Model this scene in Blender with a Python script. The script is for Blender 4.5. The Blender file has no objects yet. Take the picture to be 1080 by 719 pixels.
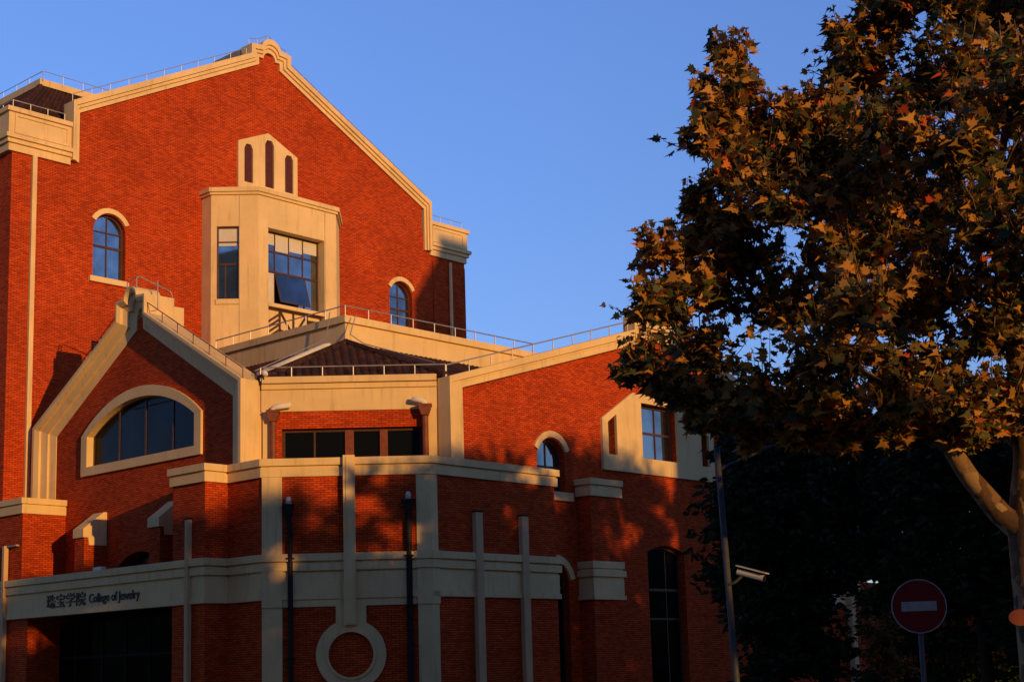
import bpy, bmesh, math, random
import numpy as np
from mathutils import Vector, Matrix
from mathutils.geometry import tessellate_polygon

S = bpy.context.scene
COL = S.collection
R_ = math.radians

# ------------------------------------------------------------------ camera
cd = bpy.data.cameras.new('camera')
cam = bpy.data.objects.new('camera', cd)
COL.objects.link(cam)
ri = Vector((0.99957888, 0.00484545, -0.02861094))
up = Vector((0.02901834, -0.16690855, 0.98554527))
fw = Vector((0.0, 0.98596047, 0.16697887))
m = Matrix((ri, up, -fw)).transposed().to_4x4()
m.translation = Vector((0, 0, 1.6))
cam.matrix_world = m
cd.sensor_fit = 'HORIZONTAL'
cd.sensor_width = 36
cd.lens = 53.69
cd.shift_y = 0.0701
cd.clip_end = 2000
S.camera = cam

# ------------------------------------------------------------------ sky and sun
SUN_AZ, SUN_EL = 143.4, 8.2          # compass from +Y towards +X
w = bpy.data.worlds.new('World')
S.world = w
w.use_nodes = True
nt = w.node_tree
bg = nt.nodes['Background']
sky = nt.nodes.new('ShaderNodeTexSky')
sky.sky_type = 'NISHITA'
sky.sun_disc = False
sky.sun_elevation = R_(SUN_EL)
sky.sun_rotation = R_(SUN_AZ)
sky.air_density = 1.0
sky.dust_density = 0.15
sky.ozone_density = 2.0
mul = nt.nodes.new('ShaderNodeMix')
mul.data_type = 'RGBA'
mul.blend_type = 'MULTIPLY'
mul.inputs[0].default_value = 1.0
SKY_TINT = (0.97, 1.13, 1.83, 1)
mul.inputs[7].default_value = SKY_TINT
nt.links.new(sky.outputs[0], mul.inputs[6])
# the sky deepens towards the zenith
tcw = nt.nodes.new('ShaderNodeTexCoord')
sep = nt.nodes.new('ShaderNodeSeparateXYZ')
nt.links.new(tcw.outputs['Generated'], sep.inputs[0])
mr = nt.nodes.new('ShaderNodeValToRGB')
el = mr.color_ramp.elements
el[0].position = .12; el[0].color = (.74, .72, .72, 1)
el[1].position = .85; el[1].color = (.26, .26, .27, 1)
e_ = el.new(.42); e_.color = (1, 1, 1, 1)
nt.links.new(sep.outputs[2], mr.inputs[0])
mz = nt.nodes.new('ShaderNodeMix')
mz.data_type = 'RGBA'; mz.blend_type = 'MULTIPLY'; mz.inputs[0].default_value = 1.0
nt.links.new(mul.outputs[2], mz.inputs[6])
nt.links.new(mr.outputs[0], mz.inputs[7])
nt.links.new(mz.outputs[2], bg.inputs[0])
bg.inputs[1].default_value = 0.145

sl = bpy.data.lights.new('sun', 'SUN')
sl.energy = 3.3
sl.angle = R_(0.5)
sl.color = (1.0, 0.545, 0.135)
sun = bpy.data.objects.new('sun', sl)
COL.objects.link(sun)
tosun = Vector((math.sin(R_(SUN_AZ)) * math.cos(R_(SUN_EL)), math.cos(R_(SUN_AZ)) * math.cos(R_(SUN_EL)), math.sin(R_(SUN_EL))))
sun.rotation_euler = tosun.to_track_quat('Z', 'Y').to_euler()
sun.location = (40, -40, 40)

vs = S.view_settings
vs.view_transform = 'Standard'
vs.look = 'None'
vs.gamma = 1
vs.exposure = 0
vs.use_curve_mapping = False

# ------------------------------------------------------------------ materials
def new_mat(name):
    m = bpy.data.materials.new(name)
    m.use_nodes = True
    n = m.node_tree
    return m, n, n.nodes['Principled BSDF']

def noise(n, scale, detail=4, coord=None, rough=.6):
    t = n.nodes.new('ShaderNodeTexNoise')
    t.inputs['Scale'].default_value = scale
    t.inputs['Detail'].default_value = detail
    t.inputs['Roughness'].default_value = rough
    if coord is not None: n.links.new(coord, t.inputs['Vector'])
    return t

def ramp(n, src, stops):
    r = n.nodes.new('ShaderNodeValToRGB')
    e = r.color_ramp.elements
    while len(e) < len(stops): e.new(.5)
    for k, (p, c) in enumerate(stops):
        e[k].position = p
        e[k].color = (*c, 1)
    n.links.new(src, r.inputs[0])
    return r

def mixc(n, a, b, fac, mode='MIX'):
    x = n.nodes.new('ShaderNodeMix')
    x.data_type = 'RGBA'
    x.blend_type = mode
    for v, i in ((fac, 0), (a, 6), (b, 7)):
        if isinstance(v, (int, float)): x.inputs[i].default_value = v
        elif isinstance(v, tuple): x.inputs[i].default_value = (*v, 1)
        else: n.links.new(v, x.inputs[i])
    return x.outputs[2]

def bump(n, bs, h, strength, dist=.02):
    b = n.nodes.new('ShaderNodeBump')
    b.inputs['Strength'].default_value = strength
    b.inputs['Distance'].default_value = dist
    n.links.new(h, b.inputs['Height'])
    n.links.new(b.outputs[0], bs.inputs['Normal'])

def plain(name, c, rough=.6, metal=0., var=.15, sc=3.):
    m, n, b = new_mat(name)
    tc = n.nodes.new('ShaderNodeTexCoord')
    t = noise(n, sc, 5, tc.outputs['Object'])
    r = ramp(n, t.outputs[0], [(.3, tuple(v * (1 - var) for v in c)), (.7, tuple(min(1, v * (1 + var)) for v in c))])
    n.links.new(r.outputs[0], b.inputs['Base Color'])
    b.inputs['Roughness'].default_value = rough
    b.inputs['Metallic'].default_value = metal
    b.inputs['Specular IOR Level'].default_value = .18
    return m

def brick_mat(name, c1, c2, mortar):
    m, n, b = new_mat(name)
    uv = n.nodes.new('ShaderNodeUVMap')
    br = n.nodes.new('ShaderNodeTexBrick')
    n.links.new(uv.outputs[0], br.inputs['Vector'])
    br.inputs['Scale'].default_value = 1.0
    br.inputs['Brick Width'].default_value = .25
    br.inputs['Row Height'].default_value = .075
    br.inputs['Mortar Size'].default_value = .011
    br.inputs['Mortar Smooth'].default_value = .2
    br.inputs['Bias'].default_value = -.1
    br.inputs['Color1'].default_value = (*c1, 1)
    br.inputs['Color2'].default_value = (*c2, 1)
    br.inputs['Mortar'].default_value = (*mortar, 1)
    # uneven kiln colour: long horizontal flecks, then broad weathering
    mp = n.nodes.new('ShaderNodeMapping')
    mp.inputs['Scale'].default_value = (2.4, 12, 1)
    n.links.new(uv.outputs[0], mp.inputs[0])
    t1 = noise(n, 1.3, 4, mp.outputs[0])
    r1 = ramp(n, t1.outputs[0], [(.30, (.70, .66, .66)), (.5, (1, 1, 1)), (.75, (1.12, 1.15, 1.12))])
    t2 = noise(n, .35, 6, uv.outputs[0])
    r2 = ramp(n, t2.outputs[0], [(.3, (.8, .78, .78)), (.7, (1.12, 1.1, 1.1))])
    # sparse white efflorescence
    mp3 = n.nodes.new('ShaderNodeMapping')
    mp3.inputs['Scale'].default_value = (1.0, .45, 1)
    n.links.new(uv.outputs[0], mp3.inputs[0])
    t3 = noise(n, .9, 8, mp3.outputs[0], .75)
    r3 = ramp(n, t3.outputs[0], [(.66, (0, 0, 0)), (.82, (.30, .30, .30))])
    c = mixc(n, br.outputs['Color'], r1.outputs[0], 1.0, 'MULTIPLY')
    c = mixc(n, c, r2.outputs[0], 1.0, 'MULTIPLY')
    c = mixc(n, c, (.5, .30, .2), r3.outputs[0])
    n.links.new(c, b.inputs['Base Color'])
    b.inputs['Roughness'].default_value = .9
    b.inputs['Specular IOR Level'].default_value = .1
    bump(n, b, br.outputs['Fac'], .35, -.012)
    return m

def stucco_mat(name, c):
    m, n, b = new_mat(name)
    tc = n.nodes.new('ShaderNodeTexCoord')
    t = noise(n, .6, 6, tc.outputs['Object'])
    r = ramp(n, t.outputs[0], [(.3, tuple(v * .86 for v in c)), (.65, tuple(v * 1.05 for v in c))])
    mp = n.nodes.new('ShaderNodeMapping')
    mp.inputs['Scale'].default_value = (4, 4, .35)
    n.links.new(tc.outputs['Object'], mp.inputs[0])
    t2 = noise(n, 1.5, 5, mp.outputs[0])
    r2 = ramp(n, t2.outputs[0], [(.28, (.70, .66, .62)), (.46, (1, 1, 1))])
    n.links.new(mixc(n, r.outputs[0], r2.outputs[0], .6, 'MULTIPLY'), b.inputs['Base Color'])
    t3 = noise(n, 25, 3, tc.outputs['Object'])
    bump(n, b, t3.outputs[0], .15, .01)
    b.inputs['Specular IOR Level'].default_value = .15
    b.inputs['Roughness'].default_value = .85
    return m

def glass_mat(name, tint, refl=.55, dark=(.02, .024, .03), spec=.12):
    m, n, b = new_mat(name)
    b.inputs['Base Color'].default_value = (*dark, 1)
    b.inputs['Roughness'].default_value = .2
    b.inputs['Specular IOR Level'].default_value = spec
    g = n.nodes.new('ShaderNodeBsdfGlossy')
    g.inputs['Color'].default_value = (*tint, 1)
    g.inputs['Roughness'].default_value = .02
    tc = n.nodes.new('ShaderNodeTexCoord')
    tv = noise(n, .55, 3, tc.outputs['Object'])
    rv = ramp(n, tv.outputs[0], [(.35, tuple(.45 * c for c in tint)), (.62, tuple(min(1, 1.15 * c) for c in tint))])
    n.links.new(rv.outputs[0], g.inputs['Color'])
    t = noise(n, .8, 2, tc.outputs['Object'])
    bp = n.nodes.new('ShaderNodeBump')
    bp.inputs['Strength'].default_value = .10
    n.links.new(t.outputs[0], bp.inputs['Height'])
    n.links.new(bp.outputs[0], g.inputs['Normal'])
    mx = n.nodes.new('ShaderNodeMixShader')
    mx.inputs[0].default_value = refl
    n.links.new(b.outputs[0], mx.inputs[1])
    n.links.new(g.outputs[0], mx.inputs[2])
    n.links.new(mx.outputs[0], n.nodes['Material Output'].inputs[0])
    return m

M = {}
M['brick'] = brick_mat('red_brick', (.66, .086, .015), (.39, .044, .010), (.16, .024, .008))
M['cream'] = stucco_mat('cream_stucco', (.78, .545, .262))
M['tile'] = plain('roof_tile', (.050, .021, .016), .75, 0, .6, 2.2)
M['brown'] = plain('brown_frame', (.085, .04, .03), .45, 0, .2, 6)
M['maroon'] = plain('maroon_panel', (.085, .022, .022), .7, 0, .2, 6)
M['glass'] = glass_mat('sky_glass', (.62, .68, .70), .5)
M['doorglass'] = glass_mat('door_glass', (.3, .3, .34), .004, (.003, .003, .0035), .0)
M['darkglass'] = glass_mat('dark_glass', (.26, .34, .50), .02, (.005, .006, .008), .08)
M['blind'] = plain('roller_blind', (.62, .55, .46), .9, 0, .08, 2)
M['steel'] = plain('galvanised_rail', (.42, .38, .36), .45, .5, .15, 8)
M['rust'] = plain('brown_downpipe', (.20, .055, .03), .55, 0, .25, 6)
M['darkpipe'] = plain('dark_downpipe', (.022, .014, .012), .7, 0, .25, 6)
M['pvc'] = plain('pale_pvc', (.72, .66, .58), .5, 0, .12, 6)
M['black'] = plain('black_lettering', (.012, .012, .013), .5, 0, .1, 6)
M['dark'] = plain('canopy_shade', (.012, .010, .010), .9, 0, .2, 2)
M['concrete'] = plain('concrete', (.33, .27, .22), .9, 0, .25, 2)

# ------------------------------------------------------------------ mesh helpers
def world_off(p):
    o = Vector((0, 0, 0))
    while p is not None:
        o += Vector(p.location)
        p = p.parent
    return o

class MB:
    """collects polygons in world space, builds ONE mesh object"""
    def __init__(s): s.v, s.f = [], []
    def poly(s, pts):
        k = len(s.v)
        s.v += [Vector(p) for p in pts]
        s.f.append(tuple(range(k, k + len(pts))))
    def grid(s, verts, faces):
        k = len(s.v)
        s.v += [Vector(p) for p in verts]
        s.f += [tuple(i + k for i in f) for f in faces]
    def build(s, name, mat, parent=None, recalc=True, smooth=False):
        off = world_off(parent)
        me = bpy.data.meshes.new(name)
        me.from_pydata([p - off for p in s.v], [], s.f)
        if recalc:
            bm = bmesh.new(); bm.from_mesh(me)
            bmesh.ops.remove_doubles(bm, verts=bm.verts, dist=.0004)
            bmesh.ops.recalc_face_normals(bm, faces=bm.faces)
            bm.to_mesh(me); bm.free()
        uvl = me.uv_layers.new(name='UVMap')
        for p in me.polygons:
            nrm = p.normal
            if abs(nrm.z) > .95: t, b = Vector((1, 0, 0)), Vector((0, 1, 0))
            else:
                t = Vector((0, 0, 1)).cross(nrm).normalized()
                b = nrm.cross(t)
            for li in p.loop_indices:
                co = me.vertices[me.loops[li].vertex_index].co + off
                uvl.data[li].uv = (co.dot(t), co.dot(b))
        if smooth: me.shade_smooth()
        me.materials.append(mat)
        o = bpy.data.objects.new(name, me)
        COL.objects.link(o)
        if parent is not None: o.parent = parent
        return o

def tag(o, label, cat, group=None, kind=None):
    if label: o['label'] = label
    if cat: o['category'] = cat
    if group: o['group'] = group
    if kind: o['kind'] = kind
    return o

def empty(name, loc, label, cat, group=None):
    o = bpy.data.objects.new(name, None)
    o.location = loc
    o.empty_display_size = .3
    COL.objects.link(o)
    return tag(o, label, cat, group)

# building axes: a runs right and away, b left and away, C is the 45 degree corner front
UA = Vector((0.67401323, 0.73871927, 0))
UB = Vector((-0.73871927, 0.67401323, 0))
UZ = Vector((0, 0, 1))
Q2 = 2 ** .5
def W(a, b, z): return UA * a + UB * b + UZ * z
class PlR:                                    # faces -b, s = a
    def __init__(s, b): s.b = b
    def __call__(s, u, z, d=0): return W(u, s.b - d, z)
class PlL:                                    # faces -a, s = b
    def __init__(s, a): s.a = a
    def __call__(s, u, z, d=0): return W(s.a - d, u, z)
class PlC:                                    # faces the corner, s = (a-b)/sqrt2
    def __init__(s, c): s.c = c
    def __call__(s, u, z, d=0):
        k = s.c - d
        return W((k + u) / Q2, (k - u) / Q2, z)
class PlX:                                    # any vertical plane from two plan points, outward given by sign
    def __init__(s, p0, p1, flip=1):
        s.o = Vector((p0[0], p0[1])); s.t = (Vector(p1) - s.o).normalized()
        s.n = Vector((s.t.y, -s.t.x)) * flip
    def __call__(s, u, z, d=0):
        q = s.o + s.t * u + s.n * d
        return W(q.x, q.y, z)

def caps(mb, pl, outline, holes, d):
    loops = [[Vector((x, y, 0)) for x, y in outline]] + [[Vector((x, y, 0)) for x, y in h] for h in holes]
    tris = tessellate_polygon(loops)
    flat = [p for l in loops for p in l]
    mb.grid([pl(p.x, p.y, d) for p in flat], [tuple(t) for t in tris])

def prism(mb, pl, outline, d0, d1, holes=()):
    for d in (d0, d1):
        if not holes and len(outline) == 4: mb.poly([pl(x, y, d) for x, y in outline])
        else: caps(mb, pl, outline, holes, d)
    for l in [outline] + list(holes):
        for i in range(len(l)):
            (x0, y0), (x1, y1) = l[i], l[(i + 1) % len(l)]
            mb.poly([pl(x0, y0, d0), pl(x1, y1, d0), pl(x1, y1, d1), pl(x0, y0, d1)])

def box(mb, pl, s0, s1, z0, z1, d0, d1):
    prism(mb, pl, [(s0, z0), (s1, z0), (s1, z1), (s0, z1)], d0, d1)

def plan(mb, pts, z0, z1):
    """plan polygon (a,b) extruded upward"""
    loops = [[Vector((x, y, 0)) for x, y in pts]]
    tris = tessellate_polygon(loops)
    for z in (z0, z1):
        mb.grid([W(x, y, z) for x, y in pts], [tuple(t) for t in tris])
    for i in range(len(pts)):
        (x0, y0), (x1, y1) = pts[i], pts[(i + 1) % len(pts)]
        mb.poly([W(x0, y0, z0), W(x1, y1, z0), W(x1, y1, z1), W(x0, y0, z1)])

def offset_path(path, d):
    """offset an open plan path towards its right-hand side by d, mitred"""
    out = []
    P = [Vector(p) for p in path]
    for i, p in enumerate(P):
        ns = []
        if i > 0:
            t = (P[i] - P[i - 1]).normalized(); ns.append(Vector((t.y, -t.x)))
        if i < len(P) - 1:
            t = (P[i + 1] - P[i]).normalized(); ns.append(Vector((t.y, -t.x)))
        n = sum(ns, Vector((0, 0)))
        n.normalize()
        out.append(p + n * (d / max(.3, n.dot(ns[0]))))
    return out

def band(mb, path, z0, z1, d, inner=-.3, side=1):
    a = offset_path(path, d * side); b = offset_path(path, inner * side)
    for i in range(len(path) - 1):
        q = [a[i], a[i + 1], b[i + 1], b[i]]
        for z in (z0, z1): mb.poly([W(p.x, p.y, z) for p in q])
        mb.poly([W(a[i].x, a[i].y, z0), W(a[i + 1].x, a[i + 1].y, z0), W(a[i + 1].x, a[i + 1].y, z1), W(a[i].x, a[i].y, z1)])
        mb.poly([W(b[i].x, b[i].y, z0), W(b[i + 1].x, b[i + 1].y, z0), W(b[i + 1].x, b[i + 1].y, z1), W(b[i].x, b[i].y, z1)])
    for i in (0, -1):
        mb.poly([W(a[i].x, a[i].y, z0), W(b[i].x, b[i].y, z0), W(b[i].x, b[i].y, z1), W(a[i].x, a[i].y, z1)])

def tube(mb, pts, r, n=6, r1=None, cap=True):
    pts = [Vector(p) for p in pts]
    rings = []
    prev = None
    for i, p in enumerate(pts):
        t = (pts[min(i + 1, len(pts) - 1)] - pts[max(i - 1, 0)]).normalized()
        x = t.orthogonal().normalized() if prev is None else (prev - t * prev.dot(t)).normalized()
        prev = x
        y = t.cross(x)
        rr = (r[i] if isinstance(r, (list, tuple)) else r)
        rings.append([p + (x * math.cos(2 * math.pi * k / n) + y * math.sin(2 * math.pi * k / n)) * rr for k in range(n)])
    k0 = len(mb.v)
    for rg in rings: mb.v += rg
    for i in range(len(rings) - 1):
        for k in range(n):
            a, b = k0 + i * n + k, k0 + i * n + (k + 1) % n
            mb.f.append((a, b, b + n, a + n))
    if cap:
        mb.f.append(tuple(k0 + k for k in range(n)))
        mb.f.append(tuple(k0 + (len(rings) - 1) * n + k for k in range(n)))

def arc(cx, cz, r, a0, a1, n=16):
    return [(cx + r * math.cos(R_(a0 + (a1 - a0) * k / n)), cz + r * math.sin(R_(a0 + (a1 - a0) * k / n))) for k in range(n + 1)]

def seg_arch(s0, s1, z0, zs, rise, n=18):
    """opening outline with a segmental or round head (counter-clockwise from bottom left)"""
    h = (s1 - s0) / 2
    c = (s0 + s1) / 2
    r = (h * h + rise * rise) / (2 * rise)
    cz = zs + rise - r
    a = math.degrees(math.asin(min(1, h / r)))
    return [(s0, z0), (s1, z0)] + arc(c, cz, r, 90 - a, 90 + a, n)

def rail(name, pts, h, parent, step=1.2, r=.022, mat='steel'):
    mb = MB()
    pts = [Vector(p) for p in pts]
    tube(mb, [p + UZ * h for p in pts], r, 6)
    for i in range(len(pts) - 1):
        n = max(1, int(round((pts[i + 1] - pts[i]).length / step)))
        for k in range(n + (i == len(pts) - 2)):
            p = pts[i].lerp(pts[i + 1], k / n)
            tube(mb, [p - UZ * .1, p + UZ * h], r * .9, 5)
    return mb.build(name, M[mat], parent)

def window(parent, pl, outline, depth, bars_v=(), bars_h=(), fw_=.07, bw=.05, glass='glass', frame='brown', sill=None, hood=None, name='window'):
    """frame set back by depth; pane, sill and hood as sub-parts"""
    xs = [p[0] for p in outline]; zs = [p[1] for p in outline]
    cx = (min(xs) + max(xs)) / 2; cz = (min(zs) + max(zs)) / 2
    kx = 1 - 2 * fw_ / (max(xs) - min(xs)); kz = 1 - 2 * fw_ / (max(zs) - min(zs))
    inner = [(cx + (x - cx) * kx, cz + (z - cz) * kz) for x, z in outline]
    mb = MB()
    prism(mb, pl, outline, -depth - .07, -depth, [inner])
    def zspan(x):                        # vertical extent of the opening at x
        hit = []
        for i in range(len(inner)):
            (x0, z0), (x1, z1) = inner[i], inner[(i + 1) % len(inner)]
            if (x0 - x) * (x1 - x) < 0: hit.append(z0 + (z1 - z0) * (x - x0) / (x1 - x0))
        return (min(hit), max(hit)) if len(hit) > 1 else (min(zs), max(zs))
    for x in bars_v:
        x, z0, z1 = (x if isinstance(x, tuple) else (x, None, None))
        za, zb = zspan(x)
        box(mb, pl, x - bw / 2, x + bw / 2, za if z0 is None else z0, zb if z1 is None else z1, -depth - .06, -depth - .012)
    for z in bars_h:
        z, t = z if isinstance(z, tuple) else (z, bw)
        hit = [x0 + (x1 - x0) * (z - z0) / (z1 - z0) for (x0, z0), (x1, z1) in zip(inner, inner[1:] + inner[:1]) if (z0 - z) * (z1 - z) < 0]
        xa, xb = (min(hit), max(hit)) if len(hit) > 1 else (min(p[0] for p in inner), max(p[0] for p in inner))
        box(mb, pl, xa, xb, z - t / 2, z + t / 2, -depth - .055, -depth - .006)
    f = mb.build(name, M[frame], parent)
    g = MB()
    caps(g, pl, outline, [], -depth - .045)
    g.build('pane', M[glass], f, recalc=False)
    if sill:
        s = MB(); box(s, pl, sill[0], sill[1], sill[2], sill[3], -.1, .14); s.build('sill', M['cream'], f)
    if hood:
        cx_, cz_, r0, r1, a0, a1 = hood
        s = MB()
        prism(s, pl, arc(cx_, cz_, r1, a0, a1, 20) + arc(cx_, cz_, r0, a1, a0, 20), -.02, .09)
        s.build('hood_arch', M['cream'], f)
    return f

# ------------------------------------------------------------------ ground (barely seen, lights the walls from below)
def struct(name, mb, mat):
    o = mb.build(name, mat); o['kind'] = 'structure'; return o
M['asphalt'] = plain('asphalt', (.055, .052, .05), .9, 0, .25, 1.5)
M['pave'] = plain('paving', (.13, .115, .10), .9, 0, .2, 1.2)
M['soil'] = plain('earth', (.07, .055, .035), .95, 0, .3, .8)
mb = MB(); mb.poly([(-700, -700, -.012), (700, -700, -.012), (700, 700, -.012), (-700, 700, -.012)])
struct('ground', mb, M['soil'])
mb = MB(); mb.poly([(-90, -8, 0), (-90, 16, 0), (90, 16, 0), (90, -8, 0)])
struct('road', mb, M['asphalt'])
mb = MB()
for y0, y1 in ((16, 23), (-14, -8)):
    mb.grid([(-90, y0, 0), (90, y0, 0), (90, y1, 0), (-90, y1, 0), (-90, y0, .13), (90, y0, .13), (90, y1, .13), (-90, y1, .13)],
            [(4, 5, 6, 7), (0, 1, 5, 4), (2, 3, 7, 6), (0, 3, 7, 4), (1, 2, 6, 5)])
struct('pavement', mb, M['pave'])
mb = MB(); plan(mb, [(20, 33), (33, 20), (75, 20), (75, 36), (41, 36), (33, 43), (33, 70), (20, 70)], -.01, .06)
struct('forecourt', mb, M['pave'])

# ================================================================== THE BUILDING
B = empty('college_building', W(42, 45, 0), 'red brick college building with cream trimmed gables, corner drum and tall rear block', 'building')
BR, CR = M['brick'], M['cream']

# ---------------------------------------------------------------- tall rear block
T = PlR(55.5)
TC = 44.05
mb = MB()
wl = (35.42 - .8, 35.42 + .8, 18.68, 20.75, .8)
wr = (52.62 - .8, 52.62 + .8, 18.68, 20.7, .8)
hL = seg_arch(*wl); hR = seg_arch(*wr)
tiny = [(34.62, 14.75), (35.25, 14.75), (35.25, 15.88), (34.62, 15.88)]
out = [(30.75, 0), (57.35, 0), (57.35, 24.4), (54.2, 24.4), (54.2, 25.9), (44.75, 30.9), (44.75, 31.3), (43.35, 31.3), (43.35, 30.9), (33.9, 25.9), (33.9, 24.4), (30.75, 24.4)]
prism(mb, T, out, -.4, 0, [hL, hR, tiny])
plan(mb, [(30.75, 55.9), (57.35, 55.9), (57.35, 72), (30.75, 72)], 0, 24.4)
mb.build('brick_wall', BR, B)
mb = MB()                                     # recessed seam and slight pier on the right end
box(mb, T, 54.95, 57.33, 0, 23.02, 0.004, .06)
mb.build('corner_pier', BR, B)
for h, w_, cx, cz in ((hL, wl, 35.42, 20.75), (hR, wr, 52.62, 20.7)):
    window(B, T, h, .22, bars_v=(cx,), bars_h=(cz + .02, (cz - .62, .1)), sill=(cx - 1.0, cx + .92, 18.44, 18.68),
           hood=(cx, cz, .83, 1.05, 28, 152))
window(B, T, tiny, .22, bars_v=(34.93,), glass='darkglass')
# gable coping
def sym(pts): return pts + [(2 * TC - x, z) for x, z in reversed(pts)]
outer = [(33.4, 23.5), (33.4, 26.15), (42.85, 31.02), (42.85, 31.52), (43.4, 31.6)] + arc(TC, 31.42, .6, 165, 90, 8)
inner = [(33.8, 23.5), (33.8, 25.72), (43.42, 30.66), (43.42, 31.02), (43.62, 31.02)] + arc(TC, 31.02, .36, 180, 90, 8)
def frame_between(o, i, d0, d1):
    mb_ = MB()
    prism(mb_, T, o + list(reversed(i)), d0, d1)
    return mb_
def lerp_path(o, i, k):
    n = min(len(o), len(i))
    return [(o[j][0] + (i[j][0] - o[j][0]) * k, o[j][1] + (i[j][1] - o[j][1]) * k) for j in range(n)]
so, si = sym(outer), sym(inner)
mb = MB()
prism(mb, T, so + list(reversed(si)), -.5, .12)
gc = mb.build('gable_coping', CR, B)
mid = lerp_path(so, si, .42); mid2 = lerp_path(so, si, .68)
mb = MB(); prism(mb, T, so + list(reversed(mid)), .122, .30); mb.build('moulding', CR, gc)
mb = MB(); prism(mb, T, mid + list(reversed(mid2)), .122, .21); mb.build('moulding', CR, gc)
mb = MB(); plan(mb, [(42.88, 56.0), (45.2, 56.0), (45.2, 58.3), (42.88, 58.3)], 29.5, 31.5)
mb.build('ridge_block', M['concrete'], B)
# roof slopes behind the coping
mb = MB()
prism(mb, T, [(31.2, 24.3), (56.9, 24.3), (54.3, 25.0), (TC, 29.7), (33.8, 25.0)], -16, -.5)
mb.build('roof', M['tile'], B)
# corner parapets with sunk panels
def corner_parapet(s0, s1, ret):
    mb = MB()
    e0, e1 = s0, s1
    path = [(e0, 66), (e0, 55.5), (e1, 55.5)] if ret < 0 else [(e0, 55.5), (e1, 55.5), (e1, 66)]
    band(mb, path, 23.3, 23.62, .12, -.3)
    band(mb, path, 23.623, 23.8, .22, -.3)
    band(mb, path, 23.803, 23.98, .32, -.3)
    band(mb, path, 23.983, 24.95, .16, -.3)
    band(mb, path, 24.953, 25.15, .26, -.3)
    p = mb.build('corner_parapet', CR, B)
    mb = MB()
    a0, a1 = s0 + .1, s1 - .12
    for q in ((a0, a1, 24.78, 24.9), (a0, a1, 24.05, 24.17), (a0, a0 + .12, 24.17, 24.78), (a1 - .12, a1, 24.17, 24.78)):
        box(mb, T, *q, .162, .21)
    mb.build('panel_frame', CR, p)
corner_parapet(30.65, 33.39, -1)
corner_parapet(54.72, 57.30, 1)
# tiled corner roof with a flat cream rimmed top, left
mb = MB()
rows = 9
def corr_face(mb, p0, p1, q1, q0, n, amp=.05, cols=3):
    """corrugated tile slope: p0-p1 eave, q0-q1 top; n tile columns"""
    p0, p1, q0, q1 = map(Vector, (p0, p1, q0, q1))
    nrm = (p1 - p0).cross(q0 - p0).normalized()
    if nrm.z < 0: nrm = -nrm
    k0 = len(mb.v)
    N = n * 4; R = 14
    for j in range(R + 1):
        t = j / R
        for jj in (0, 1):
            step = .03 * jj
            for i in range(N + 1):
                u = i / N
                a = p0.lerp(p1, u); b = q0.lerp(q1, u)
                h = amp * abs(math.sin(math.pi * u * n)) + (.035 if jj == 0 else 0.0)
                tt = min(1, t)
                mb.v.append(a.lerp(b, tt) + nrm * h)
    rowlen = N + 1
    for j in range(2 * R + 1):
        for i in range(N):
            a = k0 + j * rowlen + i
            mb.f.append((a, a + 1, a + 1 + rowlen, a + rowlen))
corr_face(mb, W(31.0, 56.0, 25.0), W(31.0, 70, 25.0), W(33.45, 70, 27.6), W(33.45, 58.0, 27.6), 50, .07)
corr_face(mb, W(31.0, 56.0, 25.0), W(38, 56.0, 25.0), W(38, 58.0, 27.6), W(33.45, 58.0, 27.6), 26, .07)
cr = mb.build('corner_roof', M['tile'], B, recalc=False)
mb = MB(); band(mb, [(33.4, 70), (33.4, 57.95), (38, 57.95)], 27.56, 27.86, .12, -.4)
plan(mb, [(33.5, 58.1), (38, 58.1), (38, 70), (33.5, 70)], 27.5, 27.8)
mb.build('roof_rim', CR, cr)
mb = MB(); tube(mb, [W(31.0, 56.0, 25.1), W(33.45, 58.0, 27.62)], .13, 8); mb.build('hip_cap', M['tile'], cr)
# thin rails
rail('railing', [W(33.4, 57.8, 27.86), W(37.4, 57.8, 27.86)], .35, B, 1.1, .018)
rail('railing', [W(33.4, 69, 27.86), W(33.4, 57.8, 27.86)], .35, B, 1.1, .018)
rail('railing', [W(30.8, 66, 25.15), W(30.8, 55.6, 25.15), W(33.2, 55.6, 25.15)], .42, B, .8, .022)
rail('railing', [W(33.5, 55.5, 26.2), W(42.75, 55.5, 30.97)], .33, B, 1.0, .018)
rail('railing', [W(45.3, 55.5, 31.0), W(54.55, 55.5, 26.2)], .33, B, 1.0, .018)
rail('railing', [W(54.8, 55.5, 25.15), W(57.2, 55.5, 25.15)], .4, B, .8, .02)
rail('railing', [W(42.9, 55.5, 31.55), W(43.4, 55.5, 31.65), W(TC, 55.5, 32.02), W(44.7, 55.5, 31.65), W(45.2, 55.5, 31.55)], .3, B, .8, .018)
# trio of slit openings in a cream surround
slits = [[(42.55, 24.62), (43.06, 24.62), (43.06, 26.28), (42.94, 26.5), (42.67, 26.5), (42.55, 26.28)],
         [(43.78, 24.62), (44.32, 24.62), (44.32, 26.75), (44.19, 26.97), (43.91, 26.97), (43.78, 26.75)],
         [(44.98, 24.62), (45.49, 24.62), (45.49, 26.28), (45.37, 26.5), (45.1, 26.5), (44.98, 26.28)]]
mb = MB(); prism(mb, T, [(42.2, 23.4), (45.75, 23.4), (45.75, 26.5), (43.98, 27.32), (42.2, 26.55)], 0.003, .12, slits)
ts = mb.build('slit_surround', CR, B)
for sl_ in slits:
    mb = MB(); caps(mb, T, sl_, [], .02)
    o = mb.build('slit_window', M['maroon'], ts, recalc=False)
    mb = MB()
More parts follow.
